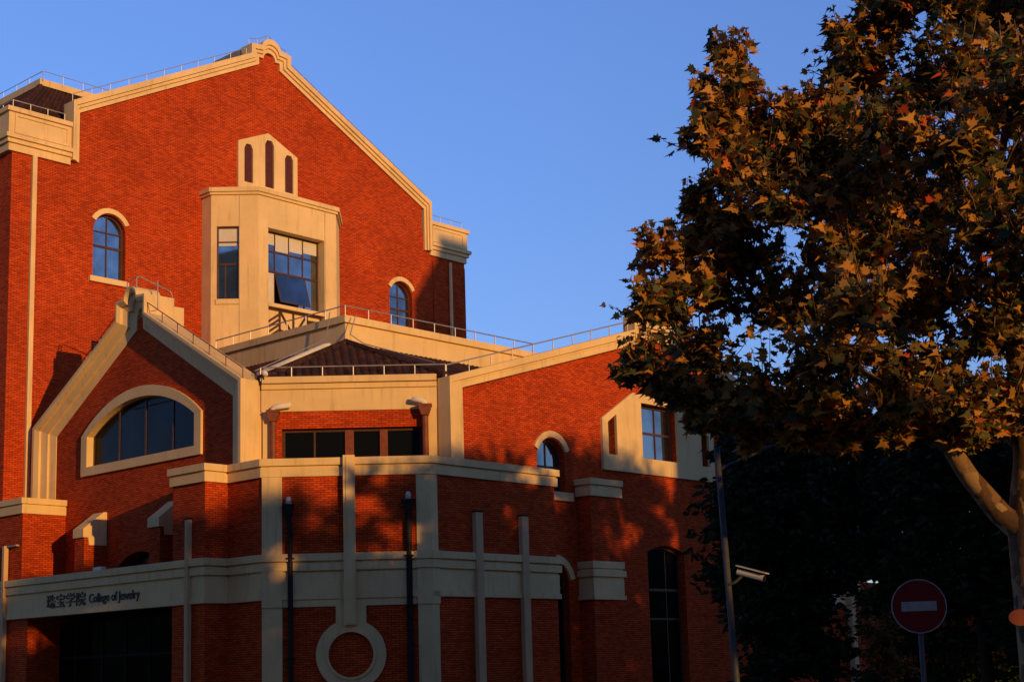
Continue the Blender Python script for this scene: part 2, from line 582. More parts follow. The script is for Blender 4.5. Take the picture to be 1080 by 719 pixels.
# pipes on the rear block
mb = MB(); box(mb, T, 31.62, 31.82, 9, 23.3, .02, .17); mb.build('downpipe', CR, B)
mb = MB(); tube(mb, [W(56.12, 55.33, 8), W(56.12, 55.33, 23.1)], .09, 8); mb.build('downpipe', CR, B)

# ---------------------------------------------------------------- projecting bay
mb = MB()
bf = PlR(53.3); bc = PlX((40.23, 54.8), (41.73, 53.3))
bp = [(40.23, 55.5), (40.23, 54.8), (41.73, 53.3), (46.37, 53.3), (47.87, 54.8), (47.87, 55.5)]
hole = [(42.3, 16.6), (45.63, 16.6), (45.63, 21.86), (42.3, 21.86)]
prism(mb, bf, [(41.73, 9), (46.37, 9), (46.37, 23.3), (41.73, 23.3)], -.5, 0, [hole])
chole = [(.25, 18.45), (1.25, 18.45), (1.25, 21.83), (.25, 21.83)]
prism(mb, bc, [(0, 9), (2.118, 9), (2.118, 23.298), (0, 23.298)], -.3, 0, [chole])
plan(mb, [(40.23, 55.49), (40.23, 54.803), (40.6, 54.803), (40.6, 55.49)], 9, 23.296)
plan(mb, [(46.368, 53.302), (47.87, 54.8), (47.87, 55.49), (47.4, 55.49), (47.4, 55.0), (46.0, 53.6)], 9, 23.294)
plan(mb, [(40.5, 55.4), (41.9, 53.9), (46.2, 53.9), (47.5, 55.4)], 23.1, 23.29)
bay = mb.build('bay_window', CR, B)
mb = MB()
band(mb, bp, 23.3, 23.42, .09, -.6); band(mb, bp, 23.423, 23.62, .17, -.6)
plan(mb, [(40.4, 55.45), (41.9, 53.6), (46.2, 53.6), (47.7, 55.45)], 23.45, 23.6)
mb.build('cornice', CR, bay)
mb = MB()                                     # shallow joints between the panels
box(mb, bc, 1.262, 1.282, 9, 23.25, .0005, .012)
box(mb, bf, 45.66, 45.68, 18, 23.25, .0005, .012)
mb.build('panel_joint', M['concrete'], bay)
mb = MB(); box(mb, bc, .22, 1.258, 18.2, 18.44, .002, .06); mb.build('sill', CR, bay)
window(bay, bf, [(42.302, 18.37), (45.628, 18.37), (45.628, 21.858), (42.302, 21.858)], .45,
       bars_v=((43.05, 19.98, 21.8), (43.87, 19.98, 21.8), (44.70, 19.98, 21.8), (43.0, 18.4, 19.98), (44.78, 18.4, 19.98)),
       bars_h=((20.93, .07), (19.98, .09)), fw_=.08)
mb = MB()                                     # open awning sash
P0 = [bf(43.03, 19.94, -.43), bf(44.76, 19.94, -.43), bf(44.76, 18.52, -.02), bf(43.03, 18.52, -.02)]
def bar3(mb, p, q, r=.035): tube(mb, [p, q], r, 4)
for i in range(4): bar3(mb, P0[i], P0[(i + 1) % 4])
aw = mb.build('awning_sash', M['brown'], bay)
mb = MB(); mb.poly(P0); mb.build('pane', M['glass'], aw, recalc=False)
mb = MB()
box(mb, bf, 42.36, 42.98, 18.45, 19.9, -.46, -.45 + .003)
mb.build('blind_panel', M['blind'], bay)
for x0, x1, zb in ((42.36, 43.02, 21.25), (43.08, 43.84, 21.0), (43.9, 44.67, 21.12), (44.73, 45.55, 21.2)):
    mb = MB(); box(mb, bf, x0, x1, zb, 21.8, -.488, -.484); mb.build('roller_blind', M['blind'], bay)
window(bay, bc, chole, .14, bars_v=((.62, 18.45, 20.09),), bars_h=((21.12, .06), (20.09, .09)), fw_=.06)
mb = MB(); box(mb, bc, .33, 1.17, 20.95, 21.75, -.178, -.174); mb.build('roller_blind', M['blind'], bay)
mb = MB()                                     # balustrade below the big window: chevron slats and a cross
box(mb, bf, 42.3, 45.63, 18.2, 18.37, -.42, .03)
mb.build('sill', CR, bay)
mb = MB(); box(mb, bf, 42.31, 45.62, 16.6, 18.19, -.30, -.28); mb.build('balustrade_back', CR, bay)
mb = MB()
def slat(x0, z0, x1, z1): tube(mb, [bf(x0, z0, -.24), bf(x1, z1, -.24)], .055, 4)
for x in (42.34, 43.15, 43.95, 44.75, 45.58): slat(x, 16.6, x, 18.18)
slat(42.3, 18.16, 45.6, 18.16)
for k in range(7): slat(42.36, 16.5 + k * .24, 43.13, 17.02 + k * .24) if 17.02 + k * .24 < 18.2 else None
slat(43.15, 18.16, 43.95, 17.05); slat(43.95, 17.05, 44.75, 18.16); slat(43.15, 17.25, 43.95, 17.0)
slat(43.95, 17.35, 43.15, 16.6); slat(43.95, 17.0, 44.75, 17.3)
for k in range(6): slat(44.78 + k * .13, 17.95, 45.05 + k * .13, 17.1)
mb.build('balustrade', M['brown'], bay)
mb = MB(); tube(mb, [W(48.1, 55.2, 10), W(48.1, 55.2, 18.6)], .11, 8); mb.build('downpipe', M['darkpipe'], B)

# ---------------------------------------------------------------- left gable wing
G = PlL(32.1)
GC = 48.1
ao = seg_arch(44.55, 51.5, 9.84, 11.02, 1.08, 24)
lw = seg_arch(46.3, 49.7, 2.0, 5.6, .75, 14)
mb = MB()
prism(mb, G, [(41.6, 0), (55.5, 0), (55.5, 11.2), (54.4, 11.6), (48.25, 15.15), (47.9, 15.15), (42, 11.6), (41.6, 11.3)], -.5, 0, [seg_arch(44.32, 51.73, 9.66, 11.04, 1.26, 24), lw])
gw = mb.build('brick_wall', BR, B)
window(B, G, ao, .20, bars_v=(46.28, 48.02, 49.76), fw_=.06, bw=.09, glass='darkglass')
window(B, G, lw, .42, bars_v=(48.0,), bars_h=(4.6,), glass='darkglass')
afo = seg_arch(44.15, 51.9, 9.5, 11.06, 1.44, 24)
mb = MB(); prism(mb, G, afo, 0.003, .1, [ao]); prism(mb, G, seg_arch(44.33, 51.72, 9.67, 11.04, 1.25, 24), -.3, .002, [ao])
mb.build('arch_surround', CR, B)
# stepped frame following the gable, deepest on the outside
def lerp2(o, i, k): return [(p[0] + (q[0] - p[0]) * k, p[1] + (q[1] - p[1]) * k) for p, q in zip(o, i)]
def gframe(h, zs, za, orn):
    """half outline at half width h, eave zs; apex shoulder orn=(half, z0, z1, arc r)"""
    hw, z0, z1, ar, zt = orn
    L_ = [(GC + h, 0), (GC + h, zs), (GC + hw, z0), (GC + hw, z1), (GC + ar, z1 + .04)] + arc(GC, zt - ar, ar, 0, 90, 6)
    return L_ + [(2 * GC - x, z) for x, z in reversed(L_)]
g0 = gframe(6.76, 11.75, 0, (.95, 15.12, 15.84, .42, 16.30))
g1 = gframe(6.40, 11.60, 0, (.76, 14.98, 15.62, .33, 16.06))
g2 = gframe(6.06, 11.46, 0, (.52, 14.84, 15.42, .24, 15.84))
g3 = gframe(5.72, 11.33, 0, (.20, 14.70, 15.22, .12, 15.50))
def splay(mb, o, i, do, di, back):
    n = len(o)
    for k in range(n - 1):
        mb.poly([G(*o[k], do), G(*o[k + 1], do), G(*i[k + 1], di), G(*i[k], di)])
        mb.poly([G(*i[k], di), G(*i[k + 1], di), G(*i[k + 1], back), G(*i[k], back)])
        mb.poly([G(*o[k], do), G(*o[k + 1], do), G(*o[k + 1], back), G(*o[k], back)])
g05 = lerp2(g0, g1, .4)
mb = MB(); prism(mb, G, g0 + list(reversed(g05)), -.6, .5)
gf = mb.build('gable_frame', CR, B)
mb = MB(); splay(mb, g05, g1, .499, .40, -.3); mb.build('moulding', CR, gf)
mb = MB(); splay(mb, g1, g2, .30, .21, -.3); mb.build('moulding', CR, gf)
mb = MB(); splay(mb, g2, g3, .12, .03, -.3); mb.build('moulding', CR, gf)
mb = MB()
plan(mb, [(32.2, GC - .93), (32.2, GC + .93), (32.95, GC + .93), (32.95, GC - .93)], 13.5, 15.86)
plan(mb, [(32.95, GC - .92), (32.95, GC + .92), (33.4, GC + .92), (33.4, GC - .92)], 13.5, 15.55)
mb.build('apex_block', CR, B)
mb = MB(); prism(mb, G, [(54.8, 11.3), (GC, 13.3), (42.2, 11.3)], -11, -.61); mb.build('roof', M['tile'], B)
mb = MB(); box(mb, G, 41.35, 55.5, 0, 11.25, -11, -.52); mb.build('brick_wall', BR, B)
rail('railing', [W(31.75, GC - .95, 15.15), W(31.75, GC - 6.7, 11.78)], .36, B, 1.15, .02, 'rust')
rail('railing', [W(31.75, GC + 6.7, 11.78), W(31.75, GC + .95, 15.15)], .3, B, 1.3, .018, 'rust')
mb = MB()
for da in (31.75, 32.9):
    pass
tube(mb, [W(31.7, GC - .3, 16.2), W(31.7, GC - .3, 16.55), W(31.8, GC - .3, 16.66), W(33.2, GC - .3, 16.3), W(33.3, GC - .3, 16.15), W(33.3, GC - .3, 15.5)], .025, 6)
tube(mb, [W(31.7, GC + .4, 15.9), W(31.7, GC + .3, 16.5), W(31.7, GC - .3, 16.6)], .022, 6)
tube(mb, [W(32.2, GC - .93, 16.4), W(32.2, GC - .97, 15.3), W(31.9, GC - .97, 15.2)], .022, 6)
mb.build('railing', M['steel'], B)
# buttresses with sloping cream caps
for b0 in (50.15, 45.3):
    mb = MB(); plan(mb, [(32.08, b0 + .03), (31.15, b0 + .03), (31.15, b0 + .67), (32.08, b0 + .67)], 5.46, 7.02)
    bt = mb.build('buttress', BR, B)
    mb = MB()
    pr = PlR(b0)
    prism(mb, pr, [(32.09, 6.72), (32.09, 7.98), (31.95, 7.98), (31.08, 7.32), (31.08, 7.0), (31.3, 7.0), (31.34, 6.72)], -.7, 0)
    mb.build('cap', CR, bt)

# ---------------------------------------------------------------- corner drum, canopy and left entrance
mb = MB()
plan(mb, [(33.5, 43.2), (30.2, 43.2), (30.2, 41.4), (31.13, 41.4), (31.13, 39.59), (35.02, 35.69), (41.25, 35.69), (41.25, 37.2), (37.6, 37.2), (33.5, 41.2)], 0, 8.12)
mb.build('brick_wall', BR, B)
mb = MB(); plan(mb, [(32.8, 42), (32.8, 41.0), (36.9, 36.9), (41, 36.9), (41, 40), (36, 44)], 7.6, 8.135); mb.build('terrace', M['concrete'], B)
dp = [(32.08, 43.2), (30.2, 43.2), (30.2, 41.4), (31.13, 41.4), (31.13, 39.59), (35.02, 35.69), (41.25, 35.69), (41.25, 36.68)]
mb = MB()
band(mb, dp, 8.1, 8.40, .09, -.35); band(mb, dp, 8.403, 8.46, .05, -.35); band(mb, dp, 8.463, 8.70, .15, -.4)
mb.build('coping', CR, B)
fp = [(30.2, 60), (30.2, 41.4), (31.13, 41.4), (31.13, 39.59), (35.02, 35.69), (41.25, 35.69), (41.25, 36.68)]
mb = MB()
band(mb, fp, 4.10, 4.27, .10, -.35); band(mb, fp, 4.273, 4.96, .06, -.35); band(mb, fp, 4.963, 5.02, .03, -.35)
band(mb, fp, 5.023, 5.27, .13, -.35); band(mb, fp, 5.273, 5.33, .07, -.35); band(mb, fp, 5.333, 5.57, .18, -.35)
fz = mb.build('frieze', CR, B)
mb = MB(); plan(mb, [(30.4, 43.25), (32.05, 43.25), (32.05, 52.95), (30.4, 52.95)], 5.0, 5.45); mb.build('canopy', M['concrete'], B)
mb = MB(); plan(mb, [(30.3, 47.7), (30.5, 47.7), (30.5, 48.2), (30.3, 48.2)], 5.45, 5.72); mb.build('canopy_lamp', M['pvc'], B)
# left entrance below the canopy
mb = MB()
plan(mb, [(30.24, 52.5), (33, 52.5), (33, 60), (30.24, 60)], 0, 4.2)
mb.build('brick_wall', BR, B)
mb = MB(); plan(mb, [(31.98, 43.25), (32.04, 43.25), (32.04, 52.45), (31.98, 52.45)], 0, 4.99)  # near-black sheet over the brick, standing in for shade under the canopy
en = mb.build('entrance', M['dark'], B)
mb = MB()
for b0 in (44.2, 46.5, 48.0, 49.5, 51.3): plan(mb, [(31.58, b0), (31.66, b0), (31.66, b0 + .09), (31.58, b0 + .09)], 0, 3.9)
plan(mb, [(31.585, 43.2), (31.655, 43.2), (31.655, 52.5), (31.585, 52.5)], 2.55, 2.65)
dr = mb.build('door_frame', M['dark'], en)
mb = MB(); mb.poly([W(31.62, 43.2, .06), W(31.62, 52.5, .06), W(31.62, 52.5, 3.9), W(31.62, 43.2, 3.9)])
mb.build('pane', M['doorglass'], en, recalc=False)
# left end pier above the canopy
mb = MB(); plan(mb, [(30.25, 53.05), (32.09, 53.05), (32.09, 55.45), (30.7, 55.45), (30.7, 60), (30.25, 60)], 5.0, 8.12); mb.build('brick_wall', BR, B)
pp = [(30.25, 60), (30.25, 53.05), (32.06, 53.05)]
mb = MB(); band(mb, pp, 8.1, 8.42, .09, -.35); band(mb, pp, 8.423, 8.47, .05, -.35); band(mb, pp, 8.473, 8.7, .14, -.4)
plan(mb, [(30.5, 53.2), (32.05, 53.2), (32.05, 55.4), (30.5, 55.4)], 8.4, 8.6)
mb.build('coping', CR, B)
# corner pilasters of the drum
Dc = PlC(50.0)
DcS = -5.98
Dl = PlR(35.69)
mb = MB(); box(mb, Dc, -5.975, -5.32, 0, 8.1, .003, .055); box(mb, Dc, -5.98, -5.315, 3.86, 5.05, .05, .10); mb.build('pilaster', CR, B)
mb = MB()
band(mb, [(34.69, 36.02), (35.02, 35.69), (35.29, 35.69)], 0, 8.098, .055, -.2)
band(mb, [(34.68, 36.03), (35.02, 35.69), (35.30, 35.69)], 3.86, 5.05, .10, -.2)
band(mb, [(34.66, 36.05), (35.02, 35.69), (35.33, 35.69)], 5.04, 5.31, .155, -.2)
band(mb, [(34.65, 36.06), (35.02, 35.69), (35.34, 35.69)], 5.325, 5.58, .21, -.2)
mb.build('pilaster', CR, B)
mb = MB(); box(mb, Dc, -5.3, -.98, 3.86, 4.11, .003, .05); mb.build('apron', CR, fz)
mb = MB(); box(mb, Dc, -3.31, -2.93, 3.25, 8.75, .03, .30); box(mb, Dc, -3.22, -2.98, 3.3, 8.7, .30, .33); mb.build('post', CR, B)
mb = MB(); rc = (-3.12, 2.30)
prism(mb, Dc, arc(*rc, 1.13, 0, 360, 48)[:-1], .003, .09, [arc(*rc, .73, 0, 360, 40)[:-1]])
rg = mb.build('ring', CR, B)
mb = MB(); prism(mb, Dc, arc(*rc, .80, 0, 360, 48)[:-1], .085, .15, [arc(*rc, .72, 0, 360, 40)[:-1]]); mb.build('rim', CR, rg)
mb = MB(); box(mb, Dc, -3.6, -2.62, 3.2, 3.87, .004, .085); mb.build('stem', CR, rg)
# slim fin posts standing proud of the frieze
def fin(pl, s0, s1, z1, d1):
    mb = MB(); box(mb, pl, s0, s1, 0, z1, .03, d1); f = mb.build('fin_post', M['finpost'], B)
    mb = MB(); box(mb, pl, s0 - .005, s1 + .005, z1, z1 + .06, -.02, d1 + .01); mb.build('cap', M['darkpipe'], f)
M['finpost'] = stucco_mat('fin_post_paint', (.62, .40, .21))
fin(Dl, 36.94, 37.27, 6.93, .21); fin(Dl, 39.24, 39.57, 6.92, .21)
Ent = PlL(30.2)
fin(Ent, 53.9, 54.05, 6.92, .21); fin(Ent, 42.08, 42.23, 6.89, .21)
mb = MB(); box(mb, Ent, 53.2, 53.88, 6.86, 6.92, -.02, .12); mb.build('bracket', M['concrete'], B)
# drain hoppers and pipes on the drum
def downpipe(pl, s, zt, zb, d, r, mat, elbow_s, elbow_mat='pvc', kink=0):
    mb = MB()
    k = r * 2.0
    prism(mb, pl, [(s - k, zt), (s + k, zt), (s + k * .92, zt - .12), (s + r * 1.1, zt - .34), (s - r * 1.1, zt - .34), (s - k * .92, zt - .12)], .01, d * 1.7)
    box(mb, pl, s - k * 1.12, s + k * 1.12, zt - .02, zt + .05, .012, d * 1.8)
    tube(mb, [pl(s, zt - .3, d), pl(s + kink, zt - .9, d), pl(s + kink, zb, d)], r, 8)
    for z in np.arange(zb + .6, zt - .9, 1.6): box(mb, pl, s + kink - r * 1.5, s + kink + r * 1.5, z, z + .05, .012, d + r * 1.1)
    p = mb.build('downpipe', M[mat], B)
    mb = MB()
    if elbow_s:
        s2 = s + elbow_s
        tube(mb, [pl(s2, zt + .22, d + .05), pl(s + .1 * (1 if elbow_s > 0 else -1), zt + .17, d + .02), pl(s, zt + .1, d), pl(s, zt - .02, d)], [.095, .1, .1, .09], 10)
    else:
        tube(mb, [pl(s, zt + .02, d - .02), pl(s, zt + .2, d), pl(s, zt + .26, d + .05)], [.09, .09, .07], 10)
    mb.build('elbow', M[elbow_mat], p, smooth=True)
downpipe(Dc, -5.1, 7.14, 0, .14, .085, 'darkpipe', 0, kink=.05)
downpipe(Dc, -1.2, 7.22, 0, .14, .10, 'darkpipe', 0)

# ---------------------------------------------------------------- recessed corner front behind the drum
K = PlC(52.2)
wo = [(-5.56, 8.9), (-.72, 8.9), (-.72, 10.05), (-5.56, 10.05)]
mb = MB(); prism(mb, K, [(-6.2, 7.5), (-.24, 7.5), (-.24, 10.67), (-6.2, 10.67)], -.4, 0, [wo]); mb.build('brick_wall', BR, B)
mb = MB()
box(mb, K, -6.25, -.2, 10.65, 11.42, -.3, .07); box(mb, K, -6.23, -.2, 11.423, 11.60, -.3, .15); box(mb, K, -6.21, -.2, 11.62, 11.84, -.3, .26)
box(mb, K, -6.2, -5.95, 7.6, 10.648, .003, .075); box(mb, K, -.72, -.22, 7.6, 10.648, .003, .075)
mb.build('cornice', CR, B)
f = window(B, K, wo, .2, bars_v=(-4.45, -2.15), fw_=.1, bw=.07, glass='darkglass')
for x0, x1 in ((-3.40, -3.10), (-2.2, -1.93)):
    mb = MB(); box(mb, K, x0, x1, 8.95, 10.0, -.26, -.17); mb.build('window_post', M['rust'], f)
# gable end returns either side
mb = MB(); plan(mb, [(32.0, 41.37), (33.4, 41.37), (33.4, 41.9), (32.0, 41.9)], 7.6, 11.70); mb.build('return_wall', CR, B)
mb = MB(); plan(mb, [(36.76, 36.42), (37.4, 36.42), (37.4, 38.3), (36.76, 38.3)], 7.6, 11.62); mb.build('return_wall', CR, B)
downpipe(K, -5.83, 10.62, 8.1, .22, .10, 'rust', .62)
downpipe(K, -.62, 10.72, 8.1, .26, .11, 'rust', -.45)
rail('railing', [W(32.35, 41.2, 11.82), W(36.86, 36.7, 11.82)], .36, B, 1.05, .025)
# raised square parapet and hipped tile roof
mb = MB()
band(mb, [(36.5, 50.5), (36.5, 41.5), (47, 41.5)], 11, 14.45, 0, -.5)
band(mb, [(36.5, 50.5), (36.5, 41.5), (47, 41.5)], 14.453, 14.72, .12, -.5)
plan(mb, [(36.9, 41.9), (47, 41.9), (47, 50), (36.9, 50)], 13.8, 14.3)
mb.build('upper_parapet', CR, B)
rail('railing', [W(36.6, 49.5, 14.72), W(36.6, 41.6, 14.72), W(47, 41.6, 14.72)], .42, B, 1.1, .025)
mb = MB()
ap = W(36.52, 41.48, 13.62); e0 = W(32.35, 41.2, 11.72); e1 = W(36.86, 36.7, 11.72)
def corr_hip(mb, p0, p1, q, n, amp):
    """triangular hip slope with parallel tile columns cut off along both hips"""
    p0, p1, q = map(Vector, (p0, p1, q))
    mid_ = (p0 + p1) / 2
    nrm = (p1 - p0).cross(q - p0).normalized()
    if nrm.z < 0: nrm = -nrm
    upv = q - mid_
    R = 14
    for c in range(n):
        k0 = len(mb.v)
        prof_ = [(c + k / 4) / n for k in range(5)]
        rows_ = 0
        for j in range(R + 1):
            for jj in (0, 1):
                for u in prof_:
                    tm = max(.0, 1 - abs(2 * u - 1))
                    t = min(j / R, tm)
                    h = amp * abs(math.sin(math.pi * u * n)) + .03 + (.035 if jj == 0 else 0)
                    mb.v.append(p0.lerp(p1, u) + upv * t + nrm * h)
                rows_ += 1
        for j in range(rows_ - 1):
            for i in range(4):
                a = k0 + j * 5 + i
                mb.f.append((a, a + 1, a + 6, a + 5))
corr_hip(mb, e0, e1, ap, 22, .06)
corr_face(mb, W(32.35, 49, 11.72), e0, W(36.49, 41.49, 13.62), W(36.49, 49, 13.62), 32, .06)
corr_face(mb, e1, W(48, 36.8, 11.74), W(48, 41.48, 13.62), W(36.53, 41.48, 13.62), 44, .06)
tr = mb.build('tile_roof', M['tile'], B, recalc=False)
mb = MB()
for k in range(10):
    p, q = e0.lerp(ap, k / 10), e0.lerp(ap, (k + 1) / 10 + .015)
    tube(mb, [p + UZ * .06, q + UZ * .10], [.16, .12], 8)
    p, q = e1.lerp(ap, k / 10), e1.lerp(ap, (k + 1) / 10 + .015)
    tube(mb, [p + UZ * .06, q + UZ * .10], [.16, .12], 8)
mb.build('hip_cap', M['tile'], tr)
mb = MB()
h0, h1 = e0.lerp(ap, .05) + UZ * .22 + UB * .35, e0.lerp(ap, .80) + UZ * .25 + UB * .35
tube(mb, [h0 - UB * .55 - UZ * .1 - UA * .15, h0 - UB * .3 + UZ * .03, h0, h1, h1 - UB * .25 + UA * .1], .10, 10)
mb.build('drain_pipe', M['pvc'], B, smooth=True)
mb = MB()
tube(mb, [h0 + UB * .2 + UZ * .15, h1 + UB * .2 + UZ * .2, W(36.2, 42.2, 14.0), W(36.2, 42.0, 14.9)], .022, 6)
tube(mb, [W(36.6, 41.0, 14.7), W(36.3, 41.0, 13.9), W(36.5, 40.5, 13.5), e1.lerp(ap, .1) + UZ * .4], .02, 6)
mb.build('roof_conduit', M['steel'], B)

# ---------------------------------------------------------------- right gable wing
RW = PlR(36.7)
rwin = seg_arch(41.5, 43.06, 8.1, 9.3, .78, 16)
rdoor = seg_arch(41.5, 43.06, .1, 4.7, .78, 16)
big = [(47.72, 9.78), (50.08, 9.78), (50.08, 12.0), (47.72, 12.0)]
s1_ = [(45.58, 9.77), (46.12, 9.77), (46.12, 11.38), (45.58, 11.03)]
s2_ = [(51.72, 9.77), (52.26, 9.77), (52.26, 11.03), (51.72, 11.38)]
dkw = seg_arch(47.87, 50.3, .9, 6.1, .27, 10)
RC = 48.9
mb = MB()
prism(mb, RW, [(36.8, 0), (61.0, 0), (61.0, 11.4), (RC, 14.75), (36.8, 11.4)], -.45, 0, [rwin, rdoor, big, s1_, s2_, dkw])
mb.build('brick_wall', BR, B)
mb = MB(); prism(mb, RW, [(37.3, 0), (60.9, 0), (60.9, 11.3), (RC, 14.6), (37.3, 11.3)], -4.6, -4.2); prism(mb, RW, [(60.5, 0), (61.0, 0), (61.0, 11.3), (60.5, 11.3)], -18, -.46)
mb.build('brick_wall', BR, B)
mb = MB(); box(mb, RW, 61.02, 72, 0, 5.3, -3, -.2); mb.build('brick_wall', BR, B)
window(B, RW, rwin, .25, bars_v=(42.28,), bars_h=((9.05, .07),), sill=(41.3, 43.36, 7.78, 8.098), hood=(42.28, 9.3, .82, 1.05, 22, 158))
window(B, RW, rdoor, .25, bars_v=(42.28,), bars_h=((4.6, .08),), glass='darkglass', hood=(42.28, 4.7, .82, 1.08, 12, 168), name='door')
panel = [(45.23, 9.15), (52.6, 9.15), (52.6, 11.15), (50.6, 12.35), (47.2, 12.35), (45.23, 11.15)]
mb = MB(); prism(mb, RW, panel, 0.003, .12, [big, s1_, s2_]); mb.build('window_surround', CR, B)
window(B, RW, big, .25, bars_v=(49.05,), bars_h=((10.88, .09),), fw_=.09)
for s_ in (s1_, s2_): window(B, RW, s_, .25, fw_=.04, glass='darkglass')
window(B, RW, dkw, .3, bars_v=((49.4, .95, 6.2),), bars_h=((4.64, .1), (3.5, .08)), fw_=.09, glass='doorglass')
mb = MB()
ro = [(36.72, 7.6), (36.72, 11.70), (47.25, 14.88), (47.25, 15.5), (2 * RC - 47.25, 15.5), (2 * RC - 47.25, 14.88), (2 * RC - 36.72, 11.7), (2 * RC - 36.72, 7.6)]
rin = [(37.05, 7.6), (37.05, 11.28), (47.5, 14.34), (47.6, 14.6), (2 * RC - 47.6, 14.6), (2 * RC - 47.5, 14.34), (2 * RC - 37.05, 11.28), (2 * RC - 37.05, 7.6)]
prism(mb, RW, ro + list(reversed(rin)), -.25, .22)
gf = mb.build('gable_frame', CR, B)
md = lerp_path(ro, rin, .45)
mb = MB(); prism(mb, RW, ro + list(reversed(md)), .222, .34); mb.build('moulding', CR, gf)
md1, md2 = lerp_path(ro, rin, .55), lerp_path(ro, rin, .62)
mb = MB(); prism(mb, RW, md1 + list(reversed(md2)), .222, .25); mb.build('moulding', CR, gf)
mb = MB(); prism(mb, RW, [(37.4, 11.3), (RC, 14.5), (60.5, 11.3)], -12, -.6); mb.build('roof', M['tile'], B)
rail('railing', [W(36.9, 36.7, 11.8), W(47.2, 36.7, 14.88)], .36, B, 1.15, .025)
# free pier on the right wing
mb = MB(); plan(mb, [(43.65, 36.69), (43.65, 36.0), (45.35, 36.0), (45.35, 36.69)], 0, 8.1); pr_ = mb.build('brick_pier', BR, B)
pth = [(43.65, 36.68), (43.65, 36.0), (45.35, 36.0), (45.35, 36.68)]
mb = MB(); band(mb, pth, 7.98, 8.32, .08, -.3); band(mb, pth, 8.322, 8.40, .03, -.3); band(mb, pth, 8.403, 8.63, .12, -.3)
plan(mb, [(43.7, 36.67), (43.7, 36.05), (45.3, 36.05), (45.3, 36.67)], 8.3, 8.6); mb.build('cap', CR, pr_)
mb = MB(); band(mb, pth, 4.14, 4.28, .10, -.3); band(mb, pth, 4.282, 4.90, .05, -.3); band(mb, pth, 4.99, 5.22, .12, -.3); band(mb, pth, 5.30, 5.55, .08, -.3); band(mb, pth, 4.9, 5.31, .03, -.3)
mb.build('frieze', CR, pr_)
# low end of the wing with its frieze
mb = MB(); plan(mb, [(57.1, 36.69), (57.1, 36.3), (63.1, 36.3), (63.1, 36.69)], 0, 5.1); pe = mb.build('brick_pier', BR, B)
pth = [(57.1, 36.68), (57.1, 36.3), (63.1, 36.3), (63.1, 36.68)]
mb = MB(); band(mb, pth, 4.15, 4.8, .05, -.2); band(mb, pth, 4.803, 4.86, .02, -.2); band(mb, pth, 4.863, 5.15, .12, -.2); mb.build('frieze', CR, pe)
fin(PlR(36.3), 62.0, 62.35, 5.05, .3)

# ---------------------------------------------------------------- lettering on the canopy frieze
def lettering(text, s_left, z_base, height, bold, width, parent=None):
    cu = bpy.data.curves.new('lettering', 'FONT')
    cu.body = text
    cu.size = 1
    cu.extrude = .02
    cu.offset = bold
    o = bpy.data.objects.new('tmp_lettering', cu)
    COL.objects.link(o)
    dg = bpy.context.evaluated_depsgraph_get()
    me = bpy.data.meshes.new_from_object(o.evaluated_get(dg))
    bpy.data.objects.remove(o)
    xs = [v.co.x for v in me.vertices]; ys = [v.co.y for v in me.vertices]
    off = world_off(parent)
    sc = height
    squeeze = width / ((max(xs) - min(xs)) * sc)
    for v in me.vertices:
        x, y, z = (v.co.x - min(xs)) * sc * squeeze, v.co.y * sc, v.co.z
        v.co = Ent(s_left - x, z_base + y, .075 + z * .8) - off
    me.name = 'lettering'
    me.materials.clear()
    me.materials.append(M['black'])
    ob = bpy.data.objects.new('lettering', me)
    COL.objects.link(ob)
    ob.parent = parent
    return (max(xs) - min(xs)) * sc * squeeze
lettering('珠宝学院', 51.0, 4.43, .53, .006, 2.62, fz)
lettering('College of Jewelry', 48.15, 4.46, .44, .010, 3.15, fz)

# ================================================================== TREES
LEAFSTOPS = [(0.0, (.030, .045, .016)), (.28, (.10, .085, .022)), (.45, (.38, .18, .035)), (.72, (.56, .26, .045)), (.90, (.64, .26, .05)), (1.0, (.62, .09, .025))]
def leaf_mat(name, stops, trans=.3, spec=.3):
    m, n, b = new_mat(name)
    at = n.nodes.new('ShaderNodeAttribute')
    at.attribute_name = 'tint'
    r = ramp(n, at.outputs['Fac'], stops)
    n.links.new(r.outputs[0], b.inputs['Base Color'])
    b.inputs['Roughness'].default_value = .55
    b.inputs['Specular IOR Level'].default_value = spec
    t = n.nodes.new('ShaderNodeBsdfTranslucent')
    n.links.new(r.outputs[0], t.inputs['Color'])
    mx = n.nodes.new('ShaderNodeMixShader')
    mx.inputs[0].default_value = trans
    n.links.new(b.outputs[0], mx.inputs[1])
    n.links.new(t.outputs[0], mx.inputs[2])
    n.links.new(mx.outputs[0], n.nodes['Material Output'].inputs[0])
    return m
M['leaf'] = leaf_mat('plane_leaf', LEAFSTOPS, .28)
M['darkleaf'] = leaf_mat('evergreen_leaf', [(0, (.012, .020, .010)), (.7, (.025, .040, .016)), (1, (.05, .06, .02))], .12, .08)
M['bushleaf'] = leaf_mat('bush_leaf', [(0, (.10, .09, .02)), (.5, (.30, .15, .04)), (1, (.5, .2, .06))], .3)
